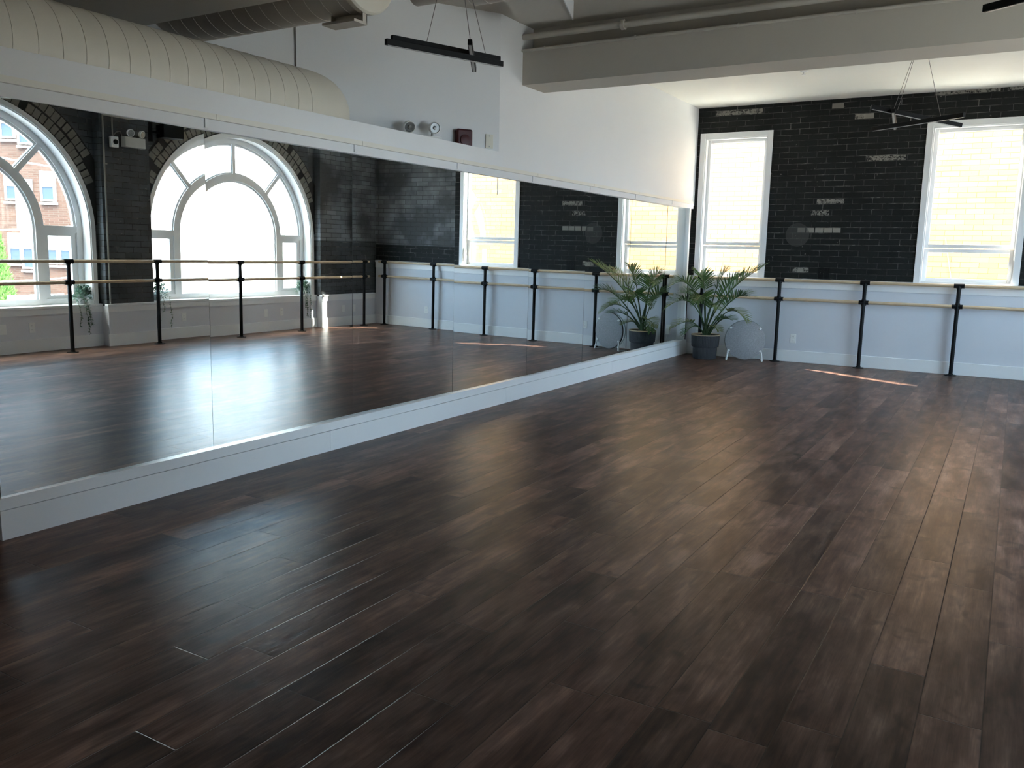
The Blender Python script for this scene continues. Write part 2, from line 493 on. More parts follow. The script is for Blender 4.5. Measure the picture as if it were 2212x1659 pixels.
def back_window(name, x0, x1, label):
    z0, z1 = WZ0, WZ1
    ya, yb = BY+.08, BY+.15
    fr = MB()     # casing on the wall face
    c = .07
    fr.box((x0-c, BY-.02, z0), (x0, BY, z1+c)).box((x1, BY-.02, z0), (x1+c, BY, z1+c)).box((x0, BY-.02, z1), (x1, BY, z1+c))
    root = struct(name, fr, M['trim'], label, 'window', bevel=.003)
    MB().box((x0-.002, BY-.005, z0), (x0+.012, yb+.01, z1)).box((x1-.012, BY-.005, z0), (x1+.002, yb+.01, z1)).box((x0, BY-.005, z1-.012), (x1, yb+.01, z1+.002)).build('jamb_lining', M['trim'], root)
    MB().box((x0-.0, BY-.0, z0-.005), (x1+.0, yb+.015, z0+.018)).build('window_sill', M['trim'], root)
    zs = 1.505
    X0, X1 = x0+.012, x1-.012
    def sash(nm, za, zb, y0):
        w = .042
        s = MB().box((X0, y0, za), (X0+w, y0+.045, zb)).box((X1-w, y0, za), (X1, y0+.045, zb))
        s.box((X0+w, y0, za), (X1-w, y0+.045, za+w)).box((X0+w, y0, zb-w), (X1-w, y0+.045, zb))
        o = s.build(nm, M['trim'], root, bevel=.003)
        MB().add([(X0+w-.005, y0+.02, za+w-.005), (X1-w+.005, y0+.02, za+w-.005), (X1-w+.005, y0+.02, zb-w+.005), (X0+w-.005, y0+.02, zb-w+.005)], [(0, 1, 2, 3)]).build('pane', M['glass'], o, smooth=False)
    sash('upper_sash', zs+.008, z1-.012, ya)
    sash('lower_sash', z0+.018, zs-.004, ya+.02)
    return root
back_window('window_1', W1x0, W1x1, 'narrow white framed window beside the mirror wall corner')
back_window('window_2', W2x0, W2x1, 'wide white framed window in the dark brick at the right')

# right wall: pillars and arched bays
CYS = (8.83, 5.15, 1.47)
PIL = ((10.34, L+.05), (6.66, 7.36), (YB, 3.68))
ZSP, RO = 1.42, 1.43
BX = XS+.03
mb = MB()
for a, b in PIL:
    mb.box((W+.035, a+.004, 0), (6.2, b-.004, ZC))
bays = ((7.36, 10.34, 8.83), (3.68, 6.66, 5.15))
pass
for a, b, c in bays:
    mb.box((BX, a, 0), (6.2, b, .50))
    mb.box((BX, a, .50), (6.2, c-RO, ZC)).box((BX, c+RO, .50), (6.2, b, ZC))
    n = 56
    ys = [c - RO*math.cos(PI*i/n) for i in range(n+1)]
    for i in range(n):
        y0, y1 = ys[i], ys[i+1]
        za = ZSP+math.sqrt(max(0, RO*RO-(y0-c)**2)); zb = ZSP+math.sqrt(max(0, RO*RO-(y1-c)**2))
        vs = [(BX,y0,za),(BX,y1,zb),(BX,y1,ZC),(BX,y0,ZC),(6.2,y0,za),(6.2,y1,zb),(6.2,y1,ZC),(6.2,y0,ZC)]
        mb.add(vs, [(0,1,2,3),(7,6,5,4),(0,4,5,1),(3,2,6,7)])
struct('wall_right', mb, M['brick_right'], 'charcoal brick wall with arched windows seen in the mirrors', 'wall', smooth=False)
# wainscot of the right wall
mb = MB(); cap = MB(); apr = MB(); bb = MB()
for a, b in PIL:
    b2 = min(b, L)
    mb.box((W, a, 0), (W+.035, b2, .50)); 
    mb.box((W+.034, a, 0), (BX+.01, a+.02, .50)).box((W+.034, b2-.02, 0), (BX+.01, b2, .50))
    cap.box((W-.022, a-.022, .50), (W+.04, min(b2+.022, L-.03), .53))
    apr.box((W-.012, a-.012, .43), (W, min(b2+.012, L-.03), .50))
    bb.box((W-.016, a-.016, 0), (W, min(b2+.016, L-.018), .15))
for a, b, c in bays:
    mb.box((XS, a, 0), (BX, b, .50))
    cap.box((XS-.022, a+.0, .50), (6.02, b-.0, .53))
    apr.box((XS-.012, a, .43), (XS, b, .50)); bb.box((XS-.016, a, 0), (XS, b, .15))
tr = struct('trim_2', mb, M['panel'], 'pale low wall panel under the arched windows', 'wainscot', smooth=False)
cap.build('ledge_cap', M['trim'], tr, bevel=.003); apr.build('apron', M['trim'], tr)
struct('baseboard_right', bb, M['trim'], 'white baseboard under the arched windows', 'baseboard')

def arch_window(name, c, label):
    cas = MB().ring(c, ZSP, 1.42, 1.475, 0, PI, BX-.022, BX+.01)
    for s in (-1, 1): cas.box((BX-.022, c+s*1.42, .53), (BX+.01, c+s*1.475, ZSP))
    root = struct(name, cas, M['trim'], label, 'window')
    XF = 6.02
    rv = MB().ring(c, ZSP, 1.405, 1.432, 0, PI, BX-.01, XF+.02)
    for s in (-1, 1): rv.box((BX-.01, c+s*1.405, .53), (XF+.02, c+s*1.432, ZSP))
    rv.build('reveal', M['trim'], root)
    fr = MB().ring(c, ZSP, 1.335, 1.41, 0, PI, XF-.02, XF+.06).ring(c, ZSP, 1.305, 1.345, 0, PI, XF, XF+.04)
    for s in (-1, 1):
        fr.box((XF-.02, c+s*1.335, .53), (XF+.06, c+s*1.41, ZSP)).box((XF, c+s*1.305, .53), (XF+.04, c+s*1.34, ZSP))
    fr.box((XF-.02, c-1.41, .53), (XF+.06, c+1.41, .60))
    fr.build('frame', M['trim'], root)
    am = MB().ring(c, ZSP, .815, .91, 0, PI, XF-.02, XF+.06).ring(c, ZSP, .79, .93, 0, PI, XF, XF+.035)
    for s in (-1, 1):
        am.box((XF-.02, c+s*.815, .60), (XF+.06, c+s*.91, ZSP)).box((XF, c+s*.79, .60), (XF+.035, c+s*.93, ZSP))
    am.build('arch_mullion', M['trim'], root)
    for deg in (47, 90, 133):
        d = Vector((0, math.cos(math.radians(deg)), math.sin(math.radians(deg)))); o = Vector((XF+.02, c, ZSP))
        rb = MB().bar(o+d*.90, o+d*1.345, .055, .08, up=(1, 0, 0)).bar(o+d*.90+Vector((-.003,0,0)), o+d*1.345+Vector((-.003,0,0)), .085, .035, up=(1, 0, 0))
        rb.build('radial_bar', M['trim'], root)
    for s in (-1, 1):
        MB().box((XF-.018, c+s*.90, 1.395), (XF+.058, c+s*1.34, 1.475)).build('transom', M['trim'], root)
        y0, y1 = sorted((c+s*.93, c+s*1.305)); w = .04
        sh = MB().box((XF+.0, y0, .60), (XF+.045, y0+w, 1.395)).box((XF, y1-w, .60), (XF+.045, y1, 1.395)).box((XF, y0+w, .60), (XF+.045, y1-w, .64)).box((XF, y0+w, 1.355), (XF+.045, y1-w, 1.395))
        sh.build('side_sash', M['trim'], root)
    vs = [(XF+.022, c-1.33, .56)] + [(XF+.022, c-1.33*math.cos(PI*i/48), ZSP+1.33*math.sin(PI*i/48)) for i in range(49)] + [(XF+.022, c+1.33, .56)]
    MB().add(vs, [tuple(range(len(vs)))]).build('pane', M['glass'], root, smooth=False)
    # two rings of bare bricks over the arch
    rnd = random.Random(int(c*100))
    bk = MB().ring(c, ZSP, 1.475, 1.485+.26, math.radians(3), math.radians(177), BX-.006, BX+.01, 72)
    o = bk.build('arch_mortar', M['vouss_mortar'], root)
    vb = MB()
    for r0, r1 in ((1.482, 1.600), (1.612, 1.730)):
        n = int(PI*(r0+r1)/2/.088)
        for i in range(n):
            a0 = math.radians(3)+math.radians(174)*i/n; a1 = math.radians(3)+math.radians(174)*(i+1)/n
            g = .055*(a1-a0); t = rnd.uniform(-.004, .004)
            if max(abs(math.cos(a0)), abs(math.cos(a1)))*r1 > 1.487: 
                if r1*max(abs(math.cos(a0)), abs(math.cos(a1))) > 1.50: continue
            if rnd.random() < .07: continue
            r0j, r1j = r0+rnd.uniform(0, .010), r1-rnd.uniform(0, .012); g *= rnd.uniform(.7, 2.2)
            vb.ring(c, ZSP, r0j, r1j, a0+g, a1-g, BX-.016+t, BX-.004, 1)
    vb.build('arch_bricks', M['voussoir'], root, smooth=False)
    return root
arch_window('window_3', CYS[0], 'arched white window reflected beside the corner pillar')
arch_window('window_4', CYS[1], 'arched white window reflected at the far left facing red brick flats')

# ------------------------------------------------------------------ mirrors and their trims
S0, SP = 3.2482, 1.2189
ZB, ZT = .1975, 1.9944
TILT = [(.0133, -.0075), (.0047, -.0066), (-.0056, -.0076), (-.0039, -.0052), (.008, -.0038), (.0105, -.0011), (.012, -.0001), (.006, 0.)]
OFFS = [-.008, -.0185, -.018, -.0122, -.014, -.0253, -.0365, -.043]
edges = [2.03] + [S0+SP*k for k in range(7)] + [11.262]
PLAB = ['wall mirror panel at the far left edge reflecting the red brick flats', 'wall mirror panel reflecting most of the bright arched window',
        'wall mirror panel reflecting the dark brick room corner', 'wall mirror panel reflecting a tall narrow bright window',
        'wall mirror panel reflecting only dark brick above a pale wall', 'wall mirror panel reflecting the round grey panel and palm tips',
        'wall mirror panel reflecting the palm pot', 'narrow last mirror panel next to the room corner']
zm = (ZB+ZT)/2
for k in range(8):
    y0, y1 = edges[k]+.0006, edges[k+1]-.0006
    a, t = TILT[k]
    yc = S0+(k-.5)*SP if k < 7 else (y0+y1)/2
    # panel face plane through (0, yc, zm) with normal (1, a, t)
    fx = lambda y, z: OFFS[k]-(a*(y-yc)+t*(z-zm))
    vs = [(fx(y, z), y, z) for y, z in ((y0, ZB), (y1, ZB), (y1, ZT+.012), (y0, ZT+.012))]
    vs += [(-.0125 if False else v[0]-.005, v[1], v[2]) for v in vs]
    o = MB().add(vs, [(0,1,2,3),(7,6,5,4),(0,4,5,1),(1,5,6,2),(2,6,7,3),(3,7,4,0)]).build('mirror_panel', M['mirror'], smooth=False)
    tag(o, PLAB[k], 'mirror', 'mirror panels along the left wall')
# bottom ledge block and lower board with groove
yl, yr = 2.012, L-.02
lb = MB().box((-.078, yl, .1415), (.010, yr, ZB))
bbl = struct('baseboard_left', lb, M['trim'], 'white stepped baseboard under the mirrors', 'baseboard')
for y0, y1 in ((yl, 4.19), (4.192, 6.50), (6.502, 8.85), (8.852, yr)):
    MB().box((-.078, y0, 0), (.012, y1, .1385)).build('board', M['trim'], bbl)
# frieze board above the mirrors, rail and joint strips
fz = MB().box((-.078, 2.012, ZT), (.012, L-.02, 2.053))
trm = struct('trim_3', fz, M['wall'], 'white board and rail running along the top of the mirrors', 'rail')
for k in range(8):
    y0 = edges[k]+.055 if k else 1.0
    y1 = edges[k+1]+.052 if k < 7 else L-.09
    MB().box((-.078, y0, 2.053), (.034, y1, 2.083)).build('rail_length', M['rail'], trm)
    if k < 7:
        yy = edges[k+1]
        MB().box((.009, yy-.012, 2.004), (.019, yy+.012, 2.053)).build('joint_strip', M['trim'], trm)
MB().lathe((.01, L-.09, 2.068), (0, 1, 0), [(.002, 0), (.014, .004), (.016, .015), (.012, .028), (.002, .034)], 16).build('end_knob', M['trim'], trm)
struct('trim_4', MB().box((-.078, 11.266, .15), (.006, 11.325, 2.05)), M['trim'], 'white edge strip between the last mirror and the room corner', 'trim')

# ------------------------------------------------------------------ ballet barres
HU, HL = 1.0695, .8249
def barre(name, loc, axis, ends, posts, label):
    """axis 'x' or 'y'; ends, posts: coordinates along the axis"""
    root = empty(name, loc, label, 'ballet barre')
    fixed = loc[1] if axis == 'x' else loc[0]
    P = (lambda s, z: (s, fixed, z)) if axis == 'x' else (lambda s, z: (fixed, s, z))
    d = (1, 0, 0) if axis == 'x' else (0, 1, 0)
    for z in (HU, HL):
        MB().tube([P(ends[0], z), P(ends[1], z)], .0195, 16).build('rail', M['ash'], root)
    for s in posts:
        po = MB().tube([P(s, .008), P(s, HU-.015)], .0225, 16).build('post', M['black'], root)
        MB().lathe(P(s, 0), (0, 0, 1), [(.066, 0), (.066, .007), (.03, .010), (.028, .022)], 24).build('floor_flange', M['black'], po)
        for z in (HU, HL):
            cl = MB().tube([tuple(Vector(P(s, z))-Vector(d)*.057), tuple(Vector(P(s, z))+Vector(d)*.057)], .0265, 16)
            cl.tube([P(s, z-.04), P(s, z+.0 if z == HU else z+.04)], .0275, 16)
            cl.build('clamp', M['black'], po)
    return root
yb = L-.0976
barre('ballet_barre', (2.8, yb, 0), 'x', (.10, 5.55), [.2208+1.0402*i for i in range(6)], 'double wooden barre on black posts along the back wall')
xb = W-.2064
barre('ballet_barre', (xb, 6., 0), 'y', (2.9, 11.0), [10.877-1.2145*i for i in range(7)], 'double wooden barre reflected in front of the arched windows')

# ------------------------------------------------------------------ ducts
def spiral_duct(mbd, p, q, r, pitch):
    p, q = Vector(p), Vector(q)
    mbd.tube([p, q], r, 56)
def seams(p, q, r, pitch, skew=0.):
    s = MB(); p, q = Vector(p), Vector(q); d = (q-p); Ln = d.length; d.normalize()
    a = Vector((0, 0, 1)); b = d.cross(a)
    n = int(Ln/pitch)
    for i in range(n+1):
        c = p+d*(pitch*i)
        pts = []
        for k in range(49):
            t = 2*PI*k/48
            pts.append(c + (a*math.cos(t)+b*math.sin(t))*(r-.0005) + d*(skew*(math.cos(t))))
        s.tube(pts, .0028, 5, False)
    return s
dx, dz, dr = -.45, 2.305, .27
root = empty('air_duct', (dx, 3.5, dz), 'cream round air duct running above the mirror ledge', 'duct')
ya, yb2 = -2.5, 4.42
pts = [(dx, ya, dz), (dx, yb2, dz)]
for i in range(1, 10):
    t = PI/2*i/9
    pts.append((dx-.30*(1-math.cos(t)), yb2+.30*math.sin(t), dz))
pts.append((dx-.42, yb2+.30, dz))
MB().tube(pts, dr, 56).build('duct_body', M['duct'], root)
seams((dx, 1.6, dz), (dx, yb2-.05, dz), dr, .1215).build('seam', M['duct'], root)
root['group'] = 'round ducts'
# dark spiral duct towards the room with an end cap
c2y, c2z, r2 = 4.215, 3.056, .262
root = empty('air_duct', (-.7, c2y, c2z), 'dark spiral duct with a pale round end cap and small grille', 'duct', 'round ducts')
MB().tube([(-1.55, c2y, c2z), (.335, c2y, c2z)], r2, 56).build('duct_body', M['duct2'], root)
seams((-1.5, c2y, c2z), (.33, c2y, c2z), r2, .125, .02).build('seam', M['seam'], root)
MB().lathe((.335, c2y, c2z), (1, 0, 0), [(r2+.006, -.03), (r2+.006, .004), (r2-.006, .016), (r2-.03, .02), (.001, .021)], 56).build('end_cap', M['duct'], root)
gr = MB().box((.075, 4.10, 2.722), (.335, 4.22, 2.738)).box((.075, 4.18, 2.738), (.083, 4.22, 2.81)).box((.327, 4.18, 2.738), (.335, 4.22, 2.81)).box((.075, 4.212, 2.738), (.335, 4.22, 2.81))
gr.build('grille', M['duct2'], root)
MB().tube([(-.893, 4.845, 2.2), (-.893, 4.845, ZC)], .005, 8).build('hanger_rod', M['cable'], root)
# third duct, only its underside shows at the top edge
c3y, c3z, r3 = 5.0, 3.14, .14
root = empty('air_duct', (.8, c3y, c3z), 'small spiral duct whose underside shows above the left pendant light', 'duct', 'round ducts')
MB().tube([(.60, c3y, c3z), (1.05, c3y, c3z)], r3, 40).tube([(.1, c3y+.02, c3z+.03), (.60, c3y+.02, c3z+.03)], r3-.03, 32).build('duct_body', M['duct2'], root)
seams((.61, c3y, c3z), (1.03, c3y, c3z), r3, .12, .015).build('seam', M['seam'], root)
# boxed duct under the ceiling
root = empty('box_duct', (.6, 6.0, 3.2), 'grey rectangular duct under the ceiling next to the beam', 'duct')
A, B, Cc, D = (.247, 6.207), (.692, 6.29), (1.01, 5.385), (.565, 5.305)
MB().prism([A, B, Cc, D], 3.20, ZC-.001).build('duct_body', M['ceil'], root, smooth=False)
MB().prism([(B[0]+.004, B[1]-.02), (B[0]+.012, B[1]-.018), (Cc[0]+.012, Cc[1]+.002), (Cc[0]+.004, Cc[1])], 3.185, ZC-.002).build('flange_strip', M['trim'], root, smooth=False)

# pipes along the beam
def pipe(p, q, r, label, clips, mat):
    root = empty('pipe', p, label, 'pipe')
    MB().tube([p, q], r, 20).build('pipe_run', mat, root)
    for x, w, rr in clips:
        cl = MB().tube([(x, p[1], p[2]), (x+w, p[1], p[2])], rr, 20)
        cl.box((x, p[1], p[2]-.004), (x+w, p[1]+rr+.02, p[2]+.004))
        cl.build('pipe_clip', mat, root)
    return root
pipe((0, 6.70, 3.222), (5.7, 6.70, 3.222), .026, 'thick painted pipe along the top of the beam', [(.93, .03, .040)], M['ceil'])
pipe((0, 6.682, 3.105), (5.7, 6.682, 3.105), .0125, 'thin painted pipe on the front edge of the beam', [(x, .012, .019) for x in (.22, 1.06, 1.9, 2.75, 3.6)], M['ceil'])
# small sensor on the far ceiling
root = empty('ceiling_sensor', (1.752, 9.654, ZC), 'tiny white sprinkler head on the ceiling behind the beam', 'sprinkler')
MB().lathe((1.752, 9.654, ZC), (0, 0, -1), [(.04, 0), (.036, .008), (.012, .012), (.010, .03), (.022, .034), (.022, .038)], 20).build('sprinkler_body', M['plastic'], root)

# ------------------------------------------------------------------ pendant lights
def pendant(bars, cables, canopy, label):
    cx, cy, cz = canopy
    root = empty('pendant_light', (cx, cy, ZC), label, 'ceiling light', 'black three bar pendants')
    cen = sum(((Vector(a)+Vector(b))/2 for a, b in bars), Vector())/len(bars)
    for a, b in bars:
        o = MB().bar(a, b, .030, .036).build('light_bar', M['black'], root, bevel=.002)
        a2, b2 = Vector(a), Vector(b); d = (b2-a2).normalized()*.012
        MB().bar(a2+d-Vector((0, 0, .019)), b2-d-Vector((0, 0, .019)), .018, .004).build('diffuser', M['diff'], o)
    for c in cables:
        MB().tube([c, (cx + (c[0]-cx)*.08, cy + (c[1]-cy)*.08, cz-.02)], .0022, 6).build('cable', M['cable'], root)
    MB().lathe((cx, cy, ZC), (0, 0, -1), [(.06, 0), (.06, .022), (.052, .028)], 28).build('canopy', M['blackm'], root)
    return root
pendant([((.335, 4.457, 2.70), (.644, 5.271, 2.70)), ((.404, 4.312, 2.640), (.729, 5.17, 2.640)), ((.72, 4.78, 2.705), (.37, 5.365, 2.672))],
        [(.434, 4.70, 2.72), (.69, 4.83, 2.73), (.60, 5.155, 2.72)], (.718, 4.599, ZC), 'black three bar pendant light hanging in front of the white wall')
pendant([((2.651, 8.35, 2.707), (3.353, 8.85, 2.574)), ((2.635, 8.612, 2.55), (3.416, 8.059, 2.55)), ((2.832, 8.375, 2.668), (2.755, 9.20, 2.632))],
        [(2.80, 8.6, 2.69), (2.815, 8.7, 2.67), (3.20, 8.6, 2.62)], (2.99, 8.6, ZC), 'black three bar pendant light in front of the dark brick back wall')
pendant([((3.638, 5.175, 2.65), (4.40, 4.695, 2.65)), ((3.86, 4.55, 2.78), (4.35, 5.25, 2.72)), ((3.95, 4.55, 2.76), (4.25, 5.35, 2.80))],
        [(3.92, 4.7, 2.79), (4.2, 5.03, 2.78), (4.1, 4.9, 2.81)], (4.06, 4.88, ZC), 'black pendant light bar poking in at the upper right corner')

# ------------------------------------------------------------------ devices on the angled upper wall
wd = Vector((-.518, -.855, 0)); wn = Vector((.855, -.518, 0)); wu = Vector((0, 0, 1))
def aw(s, z, off=0.):     # s metres from the crease towards the viewer
    return Vector((-.002, 6.325, z)) + wd*s + wn*off
root = empty('emergency_light', aw(.70, 2.16), 'two lamp emergency light on the white wall above the ledge', 'emergency light')
MB().obox(aw(.735, 2.225, .045), wd*.17, wn*.042, wu*.055).build('housing', M['plastic'], root, bevel=.006)
for s, dirv in ((.855, Vector((.75, -.45, -.35))), (.64, Vector((.9, -.55, -.10)))):
    b = aw(s, 2.345, .07); dv = dirv.normalized()
    o = MB().lathe(b-dv*.03, dv, [(.012, 0), (.034, .012), (.046, .045), (.048, .072), (.043, .074), (.0405, .064)], 28).build('lamp_head', M['plastic'], root)
    MB().lathe(b-dv*.03, dv, [(.0405, .0655), (.036, .0665), (.030, .0655), (.016, .066), (.013, .074), (.001, .076)], 28).build('lens', M['chrome'], o)
    MB().tube([aw(s, 2.27, .05), aw(s, 2.305, .055), b-dv*.02], .010, 10).build('swivel', M['greybox'], o)
root = empty('fire_alarm_horn', aw(.345, 2.24), 'dark red fire alarm horn on the white wall above the ledge', 'fire alarm')
MB().obox(aw(.345, 2.285, .028), wd*.072, wn*.028, wu*.08).build('housing', M['red'], root, bevel=.014)
MB().lathe(aw(.345, 2.275, .056), wn, [(.045, 0), (.043, .010), (.030, .012), (.001, .012)], 28).build('horn_disc', M['red'], root)
root = empty('blank_plate', aw(.095, 2.24), 'cream blank wall plate above the ledge next to the red horn', 'wall plate')
MB().obox(aw(.095, 2.288, .004), wd*.036, wn*.004, wu*.058).build('plate', M['cream'], root, bevel=.002)
for z in (2.245, 2.331):
    MB().lathe(aw(.095, z, .008), wn, [(.005, 0), (.004, .002), (.001, .0022)], 12).build('screw', M['greybox'], root)

# ------------------------------------------------------------------ outlets
def outlet(loc, axis, label, kind='outlet'):
    """axis: outward normal"""
    n = Vector(axis); s = Vector((0, 0, 1)).cross(n)
    c = Vector(loc)
    nm = 'wall_outlet' if kind == 'outlet' else 'blank_wall_plate'
    root = empty(nm, c-Vector((0, 0, .058)), label, 'outlet' if kind == 'outlet' else 'wall plate', 'small white wall plates')
    MB().obox(c+n*.003, s*.036, n*.003, Vector((0, 0, .058))).build('plate', M['plastic'], root, bevel=.002)
    if kind == 'outlet':
        for dz2 in (-.022, .022):
            o = MB().obox(c+n*.0065+Vector((0, 0, dz2)), s*.017, n*.0015, Vector((0, 0, .014))).build('receptacle', M['plastic'], root, bevel=.001)
            sl = MB()
            for q in (-.006, .006): sl.obox(c+n*.0082+Vector((0, 0, dz2+.003))+s*q, s*.0011, n*.0004, Vector((0, 0, .004)))
            sl.build('slots', M['blackm'], o)
    return root
yo = L
outlet((1.459, yo, .307), (0, -1, 0), 'white outlet on the back wall right of the round grey panel')
outlet((4.59, yo, .30), (0, -1, 0), 'white outlet on the back wall reflected left of the bright window sill')
o = outlet((.177, yo, .331), (0, -1, 0), 'white outlet with a plugged adapter reflected behind the palm pot')
ad = MB().obox((.172, yo-.03, .295), (.028, 0, 0), (0, .026, 0), (0, 0, .045)); ad.build('adapter', M['plastic'], o, bevel=.005)
MB().tube([(.172, yo-.05, .255), (.18, yo-.078, .18), (.22, yo-.05, .06), (.34, yo-.078, .014), (.6, yo-.08, .008), (.8, 11.18, .03)], .004, 8).build('cord', M['plastic'], o)
px_ = XS
outlet((px_, 5.41, .285), (-1, 0, 0), 'blank white plate leftmost under the red brick view window', 'plate')
outlet((px_, 5.747, .285), (-1, 0, 0), 'white outlet under the window facing the red brick flats')
outlet((px_, 7.904, .29), (-1, 0, 0), 'white outlet under the bright arched window left side')
outlet((px_, 9.237, .285), (-1, 0, 0), 'blank white plate under the bright arched window', 'plate')
outlet((px_, 9.565, .285), (-1, 0, 0), 'white outlet under the bright arched window right side')
outlet((W, 10.85, .285), (-1, 0, 0), 'blank white plate on the corner pillar base', 'plate')

# ------------------------------------------------------------------ things on the middle pillar
xp = W+.035
def conduit(y, z0, z1, r, label, clips=()):
    root = empty('conduit', (xp-.01-r, y, z0), label, 'conduit')
    MB().tube([(xp-r-.002, y, z0), (xp-r-.002, y, z1)], r, 12).build('tube', M['conduit'], root)
    for z in clips:
        MB().obox((xp-.006, y+.022, z), (.006, 0, 0), (0, .022, 0), (0, 0, .008)).build('strap', M['conduit'], root)
conduit(6.705, .53, 3.3, .011, 'long painted conduit on the edge of the brick pillar', (.80, 2.25))
conduit(6.835, 2.56, 3.3, .009, 'short painted conduit above the white switch box on the pillar')
root = empty('camera_box', (xp-.03, 6.845, 2.46), 'small white square device at the end of the short conduit', 'device')
MB().box((xp-.055, 6.79, 2.455), (xp, 6.885, 2.585)).build('housing', M['plastic'], root, bevel=.006)
MB().lathe((xp-.055, 6.84, 2.52), (-1, 0, 0), [(.030, 0), (.030, .012), (.024, .022), (.001, .026)], 24).build('lens', M['black'], root)
MB().tube([(xp-.03, 6.82, 2.58), (xp-.05, 6.86, 2.64), (xp-.03, 6.93, 2.66), (xp-.03, 6.955, 2.60)], .006, 8).build('cable', M['conduit'], root)
root = empty('emergency_light_unit', (xp-.04, 7.085, 2.48), 'white two lamp emergency light on the brick pillar', 'emergency light')
MB().box((xp-.09, 6.955, 2.475), (xp, 7.245, 2.60)).build('housing', M['greybox'], root, bevel=.005)
for y in (7.03, 7.19):
    b = Vector((xp-.078, y, 2.652)); dv = Vector((-.9, -.15 if y < 7.1 else .3, -.2)).normalized()
    o = MB().lathe(b-dv*.02, dv, [(.014, 0), (.04, .012), (.048, .045), (.043, .05)], 24).build('lamp_head', M['plastic'], root)
    MB().lathe(b-dv*.02, dv, [(.042, .048), (.037, .054), (.001, .055)], 24).build('lens', M['chrome'], o)
    MB().tube([(xp-.05, y, 2.60), b], .011, 8).build('swivel', M['greybox'], o)
root = empty('loudspeaker', (BX-.1, 7.62, 2.60), 'black loudspeaker bracketed on the wall beside the arch top', 'loudspeaker')
MB().obox((BX-.17, 7.66, 2.74), (.11, .03, 0), (-.035, .13, 0), (0, 0, .085)).build('cabinet', M['blackm'], root, bevel=.006)
MB().box((BX-.078, 7.40, 2.60), (BX-.016, 7.46, 2.86)).bar((BX-.04, 7.43, 2.72), (BX-.16, 7.60, 2.72), .03, .03).build('bracket', M['blackm'], root)
MB().obox((BX-.283, 7.70, 2.735), (.001, 0, 0), (0, .012, 0), (0, 0, .016)).build('badge', M['plastic'], root)

# ------------------------------------------------------------------ palm in a woven pot
def bez(p0, p1, p2, t):
    return p0*(1-t)**2 + p1*2*t*(1-t) + p2*t*t
PX, PY = .40, 11.02
palm = empty('potted_palm', (PX, PY, 0), 'green areca palm in a dark woven pot in the room corner', 'potted palm')
prof = [(.150, .0), (.156, .01), (.160, .13), (.158, .150), (.180, .165), (.187, .30), (.187, .312), (.176, .312), (.172, .285), (.001, .283)]
pot = MB().lathe((PX, PY, 0), (0, 0, 1), prof, 56).build('pot', M['pot'], palm, angle=50)
rim = MB()
rim.tube([(PX+.184*math.cos(2*PI*k/40), PY+.184*math.sin(2*PI*k/40), .318) for k in range(41)], .008, 8, False)
rim.build('rim', M['jute'], pot)
MB().lathe((PX, PY, .283), (0, 0, 1), [(.171, 0), (.165, .012), (.08, .02), (.001, .022)], 32).build('soil', M['soil'], palm)

def frond(base, ctrl, tip, frac, ll, nl, mat, rnd, droop=.35, rad=.007):
    base, ctrl, tip = Vector(base), Vector(ctrl), Vector(tip)
    pts = [bez(base, ctrl, tip, i/18) for i in range(19)]
    st = MB().tube(pts, [rad*(1-.8*i/18) for i in range(19)], 8)
    o = st.build('frond', M['stemg'], palm)
    lf = MB()
    nl = int(nl*1.25)
    for i in range(nl):
        t = frac + (1-frac)*(i+.5)/nl
        p = bez(base, ctrl, tip, t); d = (bez(base, ctrl, tip, min(1, t+.02)) - bez(base, ctrl, tip, t-.02)).normalized()
        side = d.cross(Vector((0, 0, 1)))
        if side.length < .1: side = Vector((1, 0, 0))
        side.normalize(); up = side.cross(d).normalized()
        k = (t-frac)/(1-frac)
        ln = ll*(.55+.9*math.sin(PI*(.18+.72*k)))*.75
        for s in (-1, 1):
            dirv = (side*s*(.95-.45*k) + d*(.55+.5*k) + up*.35 + Vector((rnd.uniform(-.1, .1), rnd.uniform(-.1, .1), rnd.uniform(-.08, .08)))).normalized()
            nseg = 5; q = p.copy(); rows = []
            wv = dirv.cross(up).normalized()
            dd = dirv.copy()
            for j in range(nseg+1):
                f = j/nseg
                wdt = .0095*math.sin(PI*min(1, .12+.88*(1-f)**.7)) if f < 1 else 0.0004
                wdt = .0078*(math.sin(PI*(.10+.86*f))**.7 if f < .98 else .03)
                rows.append((q-wv*wdt, q+up*wdt*.35, q+wv*wdt))
                q = q + dd*(ln/nseg)
                dd = (dd + Vector((0, 0, -droop*(.12+.25*f)))).normalized()
            for r_ in rows:      # keep leaves off the walls and mirror
                pass
            vs = [v for r_ in rows for v in r_]
            vs = [Vector((max(v.x, .035), min(v.y, L-.04 if v.z < 1.05 else BY-.03), v.z)) for v in vs]
            fs = []
            for j in range(nseg):
                a = j*3
                fs += [(a, a+1, a+4, a+3), (a+1, a+2, a+5, a+4)]
            lf.add(vs, fs)
    lf.build('leaflets', mat, o, angle=80)
    return o
rnd = random.Random(11)
